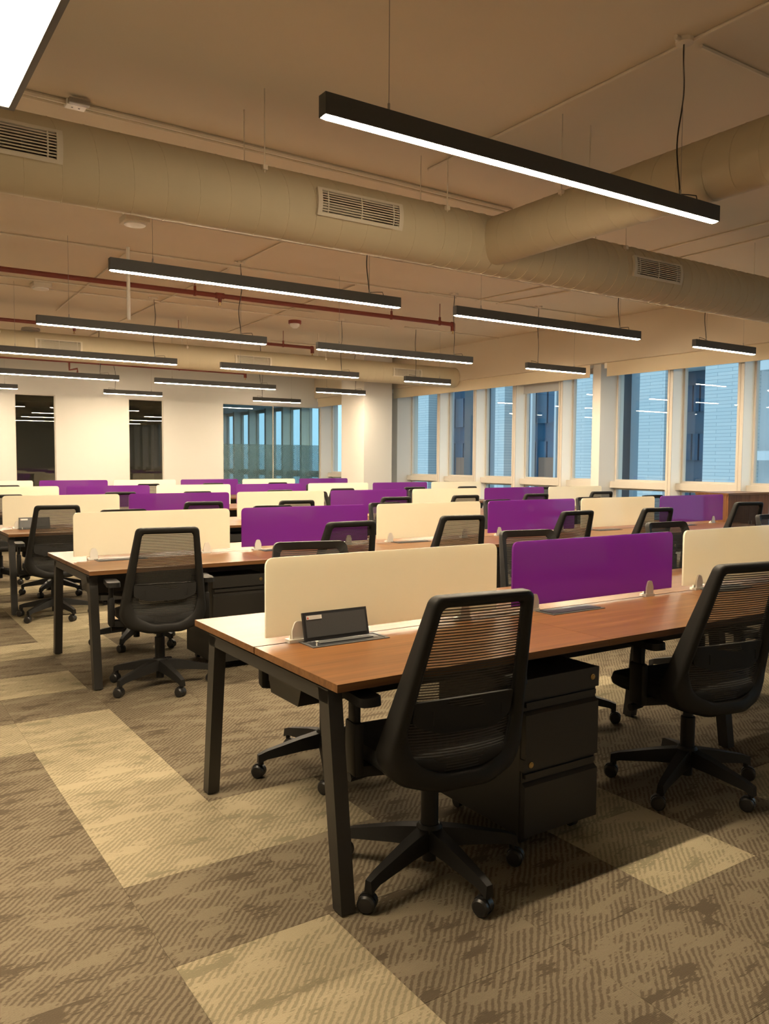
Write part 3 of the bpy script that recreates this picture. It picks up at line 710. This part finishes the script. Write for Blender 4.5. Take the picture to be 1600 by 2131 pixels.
# ------------------------------------------------------------------ power boxes in the desk tops
pb_src = {}
def power_box(x, y, is_open, label):
    t = thing('power_box', label, 'power box', (x, y, DZ), 0, None if is_open else 'closed power boxes')
    if is_open not in pb_src:
        ks = []
        fr = B(); a, b, e = 0.165, 0.058, 0.012
        fr.box(-a, a, -b, -b+e, 0, 0.003); fr.box(-a, a, b-e, b, 0, 0.003); fr.box(-a, -a+e, -b+e, b-e, 0, 0.003); fr.box(a-e, a, -b+e, b-e, 0, 0.003)
        ks.append(mk('rim', fr, 'grey_plastic', t))
        if is_open:
            ks.append(mk('well', B().box(-a+e, a-e, -b+e, b-e, 0, 0.0008), 'black_plastic', t))
            ld = B()
            def L(p, q, d): return (p, 0.030+0.25*q+d*0.97, 0.006+0.97*q-d*0.25)
            ld.hexa([L(-.150, 0, 0), (L(.128, 0, 0)), L(.128, .105, 0), L(-.150, .105, 0)], [L(-.150, 0, .010), L(.128, 0, .010), L(.128, .105, .010), L(-.150, .105, .010)])
            lid = mk('lid', ld, 'black_plastic', t); ks.append(lid)
            face = B(); face.hexa([L(-.140, .012, -.002), L(.118, .012, -.002), L(.118, .095, -.002), L(-.140, .095, -.002)], [L(-.140, .012, 0), L(.118, .012, 0), L(.118, .095, 0), L(-.140, .095, 0)])
            mk('lid_lining', face, 'grey_plastic', lid)
            st = B(); st.hexa([L(-.136, .078, -.003), L(-.072, .078, -.003), L(-.072, .092, -.003), L(-.136, .092, -.003)], [L(-.136, .078, -.002), L(-.072, .078, -.002), L(-.072, .092, -.002), L(-.136, .092, -.002)])
            mk('warning_sticker', st, 'sticker', lid, label='small white warning sticker with red triangle')
            tr = B().add([L(-.1345, .080, -.0032), L(-.1265, .080, -.0032), L(-.1305, .0905, -.0032)], [(0, 1, 2)]); mk('warning_triangle', tr, 'sticker_red', lid)
            pr = B()
            for q in (.0815, .087): pr.add([L(-.123, q, -.0032), L(-.078, q, -.0032), L(-.078, q+.0016, -.0032), L(-.123, q+.0016, -.0032)], [(0, 1, 2, 3)])
            mk('sticker_print', pr, 'print_grey', lid)
            ks.append(mk('latch', B().tube([(-0.135, -0.03, 0), (-0.135, -0.03, 0.014), (-0.135, -0.03, 0.018)], [.003, .003, .006], 8), 'white_plastic', t))
            ks.append(mk('socket_bar', B().box(-0.11, 0.12, -0.012, 0.022, 0.0008, 0.004), 'grey_plastic', t))
        else:
            ks.append(mk('lid', B().cbox(-a+e+.002, a-e-.002, -b+e+.002, b-e-.002, 0, 0.006, 0.002), 'black_plastic', t))
        pb_src[is_open] = ks
    else:
        for kdo in pb_src[is_open]: copy_tree(kdo, t)
    return t
OPEN = {(0, 0), (2, 0)}
for r, (rx, ry, n) in enumerate(ROWS[:4]):
    for k in range(n):
        op = (r, k) in OPEN
        power_box(rx+k*MW+0.335, ry+TD/2-0.075, op, (f'open flip-lid power box on the aisle end desk of {BR[r]} bench row' if op else
                  f'closed black power box, {ORD[k]} from the aisle, in {BR[r]} bench row from back wall'))

# ------------------------------------------------------------------ mobile pedestals
def pedestal_parts(t):
    W, D, H = 0.38, 0.50, 0.575; z0 = 0.055
    mk('body', B().cbox(0, W, 0.02, D, z0, z0+H, 0.003), 'pedestal_metal', t)
    mk('top_rail', B().box(0.0, W, 0.0, 0.02, z0+H-0.075, z0+H), 'pedestal_metal', t)
    for k, (a, b) in enumerate(((z0+0.235+0.05, z0+H-0.08), (z0+0.0, z0+0.235))):
        d = B(); d.box(0.004, W-0.004, -0.004, 0.02, a, b-0.05)
        d.hexa([(0.004, -0.004, b-0.05), (W-0.004, -0.004, b-0.05), (W-0.004, 0.02, b-0.05), (0.004, 0.02, b-0.05)],
               [(0.004, 0.012, b-0.038), (W-0.004, 0.012, b-0.038), (W-0.004, 0.02, b-0.038), (0.004, 0.02, b-0.038)])
        dr = mk('drawer', d, 'pedestal_metal', t)
        mk('finger_pull', B().box(0.012, W-0.012, 0.002, 0.014, b-0.024, b-0.006), 'pedestal_metal', dr)
        mk('pull_recess', B().box(0.004, W-0.004, 0.013, 0.0195, b-0.038, b), 'pedestal_metal', dr)
    mk('middle_rail', B().box(0.0, W, 0.0, 0.02, z0+0.24, z0+0.284), 'pedestal_metal', t)
    for x, z in ((W-0.035, z0+H-0.036), (0.035, z0+0.262)):
        mk('lock', B().tube([(x, 0.004, z), (x, -0.003, z), (x, -0.0035, z), (x, -0.006, z)], [0.011, 0.011, 0.008, 0.006], 14), 'brass', t, 40)
    for x in (0.06, W-0.06):
        for y in (0.07, D-0.06):
            c = B().tube([(x-0.014, y, 0.0235), (x+0.014, y, 0.0235)], 0.0235, 14).box(x-0.016, x+0.016, y-0.012, y+0.02, 0.03, 0.055)
            mk('caster', c, 'caster_rubber', t, 40)
ped_src = None
def pedestal(x, y, rz, label):
    global ped_src
    t = thing('drawer_pedestal', label, 'cabinet', (x, y, 0), rz, 'mobile drawer pedestals')
    if ped_src is None: pedestal_parts(t); ped_src = t
    else:
        for ch in list(ped_src.children): copy_tree(ch, t)
    return t
for r, (rx, ry, n) in enumerate(ROWS[:4]):
    for k, dx in {0: {0: 0.775}, 1: {0: 0.80, 1: 0.69, 2: 0.58, 4: 0.45}, 2: {0: 0.80, 1: 0.80}, 3: {0: 0.80}}[r].items():
        px = rx+k*MW+dx; py = ry+(0.012 if r == 0 else 0.06)
        pedestal(px, py, 0, f'black two-drawer pedestal under {ORD[k]} desk from aisle, front side of {BR[r]} bench row')

# ------------------------------------------------------------------ office chairs
def back_y(x, z):                                                # centre surface of the backrest
    s = (z-0.42)/0.6
    base = -0.215 - 0.035*s - 0.075*max(0, s)**1.5
    k = 0.95*(1-s) + 0.25*s
    return base + k*x*x + 0.02*math.exp(-((s-0.35)/0.2)**2)
def chair_parts(t):
    # five-star base
    mk('hub', B().tube([(0,0,.055),(0,0,.10),(0,0,.101),(0,0,.115),(0,0,.168),(0,0,.182)], [.024,.024,.03,.046,.046,.036], 16), 'chair_plastic', t, 40)
    mk('gas_lift', B().tube([(0,0,.18),(0,0,.31),(0,0,.311),(0,0,.385)], [.030,.030,.021,.021], 14), 'chair_plastic', t, 40)
    a0 = math.radians(-18)
    for k in range(5):
        a = a0+k*2*PI/5
        def P(r, w, z, c=math.cos(a), s=math.sin(a)): return (c*r - s*w, s*r + c*w, z)
        b = B(); sec = [(0.03, .034, .108, .172), (0.12, .028, .102, .156), (0.28, .019, .083, .118), (0.318, .016, .066, .104)]
        vs = []; fs = []
        for (r_, w_, zl, zh) in sec: vs += [P(r_, -w_, zl), P(r_, w_, zl), P(r_, w_*0.7, zh), P(r_, -w_*0.7, zh)]
        for i in range(3):
            for j in range(4): fs.append((i*4+j, i*4+(j+1)%4, (i+1)*4+(j+1)%4, (i+1)*4+j))
        fs += [(0,1,2,3), (12,13,14,15)]
        b.add(vs, fs); b.tube([P(.303, 0, .085), P(.303, 0, .058)], .011, 8)
        arm = mk('base_arm', b, 'chair_plastic', t, 35)
        ca = a + [0.9, -0.7, 1.5, 0.4, -1.2][k]
        cx, cy = P(.303, 0, 0)[:2]; ux, uy = math.cos(ca), math.sin(ca); vx, vy = -uy, ux; cx -= vx*0.012; cy -= vy*0.012
        c = B()
        for s in (-1, 1):
            c.tube([(cx+ux*s*.006, cy+uy*s*.006, .029), (cx+ux*s*.020, cy+uy*s*.020, .029), (cx+ux*s*.026, cy+uy*s*.026, .029), (cx+ux*s*.027, cy+uy*s*.027, .029)], [.029,.029,.023,.012], 18)
        c.tube([(cx-ux*.007, cy-uy*.007, .033), (cx+ux*.007, cy+uy*.007, .033)], .030, 16)
        mk('caster', c, 'caster_rubber', arm, 40)
    # mechanism, lever
    mk('mechanism', B().cbox(-.09, .09, -.16, .14, .365, .425, .015), 'chair_plastic', t, 40)
    mk('lever', B().tube([(-.08, .05, .385), (-.20, .05, .375), (-.22, .05, .372), (-.28, .045, .370)], [.006,.006,.014,.016], 8), 'chair_plastic', t, 40)
    mk('back_bracket', B().hexa([(-.07,-.12,.37),(.07,-.12,.37),(.07,-.12,.41),(-.07,-.12,.41)], [(-.09,-.212,.385),(.09,-.212,.385),(.09,-.205,.425),(-.09,-.205,.425)]), 'chair_plastic', t)
    # seat
    out = fillet([(-.235,-.20,.09),(.235,-.20,.09),(.25,.20,.10),(.20,.27,.10),(-.20,.27,.10),(-.25,.20,.10)], 5)
    lay = [(0.90,.418),(0.985,.432),(1.0,.455),(0.97,.482),(0.86,.494)]; vs = []; fs = []; n = len(out)
    for sc, z in lay: vs += [(p*sc, q*sc, z - 0.10*max(0, q-0.12)**1.0*(1 if z > .44 else .4)) for p, q in out]
    for i in range(len(lay)-1):
        for j in range(n): fs.append((i*n+j, i*n+(j+1)%n, (i+1)*n+(j+1)%n, (i+1)*n+j))
    fs += [tuple(range(n))[::-1], tuple((len(lay)-1)*n+j for j in range(n))]
    mk('seat', B().add(vs, fs), 'chair_fabric', t, 50)
    # backrest frame: outer and inner outlines
    oo = fillet([(-.178,1.010,.035),(.178,1.010,.035),(.254,.485,.09),(.225,.408,.09),(.10,.374,.16),(-.10,.374,.16),(-.225,.408,.09),(-.254,.485,.09)], 9)
    ii = fillet([(-.146,.975,.028),(.146,.975,.028),(.195,.565,.10),(.170,.470,.10),(.07,.432,.16),(-.07,.432,.16),(-.170,.470,.10),(-.195,.565,.10)], 9)
    n = len(oo); rings = []
    def lerp(u): return [((1-u)*a[0]+u*b[0], (1-u)*a[1]+u*b[1]) for a, b in zip(oo, ii)]
    for u, d in ((0.0, 0.016), (0.0, 0.004), (0.10, -0.010), (0.35, -0.015), (0.82, -0.011), (1.0, -0.002), (1.0, 0.016)):
        fl = 0.055 if u == 0.0 and d > 0.01 else 0.0
        rings.append([(x, back_y(x, z)+d+fl*max(0.25, min(1, (1.0-z)/0.40)), z) for x, z in lerp(u)])
    vs = [p for r_ in rings for p in r_]; fs = []; R_ = len(rings)
    for i in range(R_):
        for j in range(n): fs.append((i*n+j, i*n+(j+1)%n, ((i+1)%R_)*n+(j+1)%n, ((i+1)%R_)*n+j))
    fr = mk('backrest_frame', B().add(vs, fs), 'chair_plastic', t, 60)
    # mesh sheet
    vs = []; fs = []; nr, nc = 26, 10
    for i in range(nr+1):
        z = .425+(.985-.425)*i/nr
        hw = .162+(.207-.162)*(0.985-z)/(.985-.56) if z > .56 else .207-.09*((.56-z)/.135)**2
        vs += [(hw*(2*j/nc-1), back_y(hw*(2*j/nc-1), z)+0.013, z) for j in range(nc+1)]
    for i in range(nr):
        for j in range(nc): fs.append((i*(nc+1)+j, i*(nc+1)+j+1, (i+1)*(nc+1)+j+1, (i+1)*(nc+1)+j))
    mk('mesh_back', B().add(vs, fs), 'chair_mesh', t, 80)
    # lumbar plate behind the mesh
    lp = fillet([(-.182,.672,.012),(.182,.672,.012),(.182,.595,.03),(.10,.572,.05),(-.10,.572,.05),(-.182,.595,.03)], 5)
    lu = mk('lumbar_support', B().prism(lp, lambda p, q: (p, back_y(p, q)-0.034+0.9*p*p, q), lambda p, q: (p, back_y(p, q)-0.022+0.9*p*p, q)), 'chair_plastic', t, 40)
    for s in (-1, 1): mk('lumbar_slot', B().box(s*.125-.002, s*.125+.002, back_y(.125, .62)-.0215, back_y(.125, .62)-.0185, .60, .64), 'chair_plastic', lu)
    # arms
    for s in (-1, 1):
        b = B(); b.cbox(s*.285-.017, s*.285+.017, -.045, .035, .40, .575, .010); b.cbox(s*.285-.012, s*.285+.012, -.032, .022, .56, .650, .008)
        b.hexa([(s*.285, -.04, .40), (s*.285, .03, .40), (s*.285, .03, .435), (s*.285, -.04, .435)], [(s*.10, -.04, .385), (s*.10, .03, .385), (s*.10, .03, .415), (s*.10, -.04, .415)])
        am = mk('armrest', b, 'chair_plastic', t, 40)
        pad = fillet([(-.04, -.115, .03), (.04, -.115, .03), (.036, .125, .03), (-.036, .125, .03)], 4)
        mk('arm_pad', B().prism(pad, lambda p, q: (s*.28+p, q-.01, .648), lambda p, q: (s*.28+p*.96, (q-.01)*.98, .676)), 'chair_plastic', am, 40)
chair_src = None
def chair(bx, by, deg, label, group='black mesh office chairs', base=0.0):
    """bx, by: where the middle of the backrest top stands; deg: turn (0 faces the back wall)"""
    global chair_src
    a = math.radians(deg); x = bx - math.sin(a)*0.33; y = by + math.cos(a)*0.33
    t = thing('office_chair', label, 'chair', (x, y, 0), a, group)
    if chair_src is None: chair_parts(t); chair_src = t
    else:
        for ch in list(chair_src.children): copy_tree(ch, t)
    for ch in t.children:
        if ch.name.startswith('base_arm'): ch.rotation_euler = (0, 0, math.radians(base))
    return t
NEAR = {0: [(.372,-.253,-6),(1.745,-.247,-9),(2.95,-.28,-5),(4.1,-.25,6)],
        1: [(.347,2.52,-8),(1.53,2.41,0),(2.55,2.535,-9),(3.73,2.52,2),(4.70,2.50,-3),(6.42,2.74,-11)],
        2: [(.30,5.20,-5),(1.62,5.24,-6),(2.53,5.10,-6),(3.85,5.29,-5),(4.87,5.34,-4),(5.96,5.30,-4),(7.33,5.47,-6)],
        3: [(.27,7.63,4),(1.58,7.86,-5),(2.50,7.72,4),(3.64,7.72,0),(4.74,7.95,-4),(6.07,8.04,-5),(7.03,7.95,0)],
        4: [(.82,11.1,0),(2.95,11.1,5),(4.06,11.12,0),(5.29,11.15,0)]}
FAR = {0: [(.67,1.43,166),(2.06,1.40,172),(3.33,1.42,176),(4.75,1.55,180)],
       1: [(.62,4.42,180),(1.9,4.40,176),(3.05,4.38,184),(4.42,4.34,180),(5.80,4.36,176),(6.95,4.40,180)],
       2: [(.60,7.20,180),(2.0,7.20,176),(3.75,7.05,180),(4.4,7.2,184),(5.5,7.2,180),(7.95,7.25,180)],
       3: [(1.72,10.0,182),(3.0,10.0,180),(4.2,10.0,176),(5.4,10.0,180),(8.1,10.1,180)]}
for r, lst in NEAR.items():
    for k, (x, y, d) in enumerate(lst): chair(x, y, d, base=(5+9*r if k == 0 else 9 if (r, k) == (0, 1) else 17*k), label=f'black mesh office chair facing the back wall, {ORD[k]} from aisle, {BR[r]} bench row')
for r, lst in FAR.items():
    for k, (x, y, d) in enumerate(lst): chair(x, y, d, base=(22 if (r, k) == (0, 0) else 13*k), label=f'black mesh office chair with its back to back wall, {ORD[k]} from aisle, {BR[r]} bench row')

# ------------------------------------------------------------------ wooden cabinet by the windows
t = thing('storage_cabinet', 'low walnut storage cabinet standing by the windows', 'cabinet', (7.62, 3.80, 0))
mk('carcass', B().box(0, 0.86, 0.02, 0.45, 0.06, 1.015), 'walnut_cabinet', t)
mk('top', B().box(-0.004, 0.864, -0.004, 0.454, 1.015, 1.04), 'walnut_top', t)
mk('plinth', B().box(0.02, 0.84, 0.05, 0.43, 0, 0.06), 'pedestal_dark', t)
for k in range(2):
    d = mk('door', B().box(0.003+0.43*k, 0.427+0.43*k, 0, 0.02, 0.065, 1.012), 'walnut_cabinet', t)
    hx = 0.40 if k == 0 else 0.46
    mk('handle', B().tube([(hx, -0.02, 0.55), (hx, -0.02, 0.70)], 0.005, 8), 'steel_wire', d)
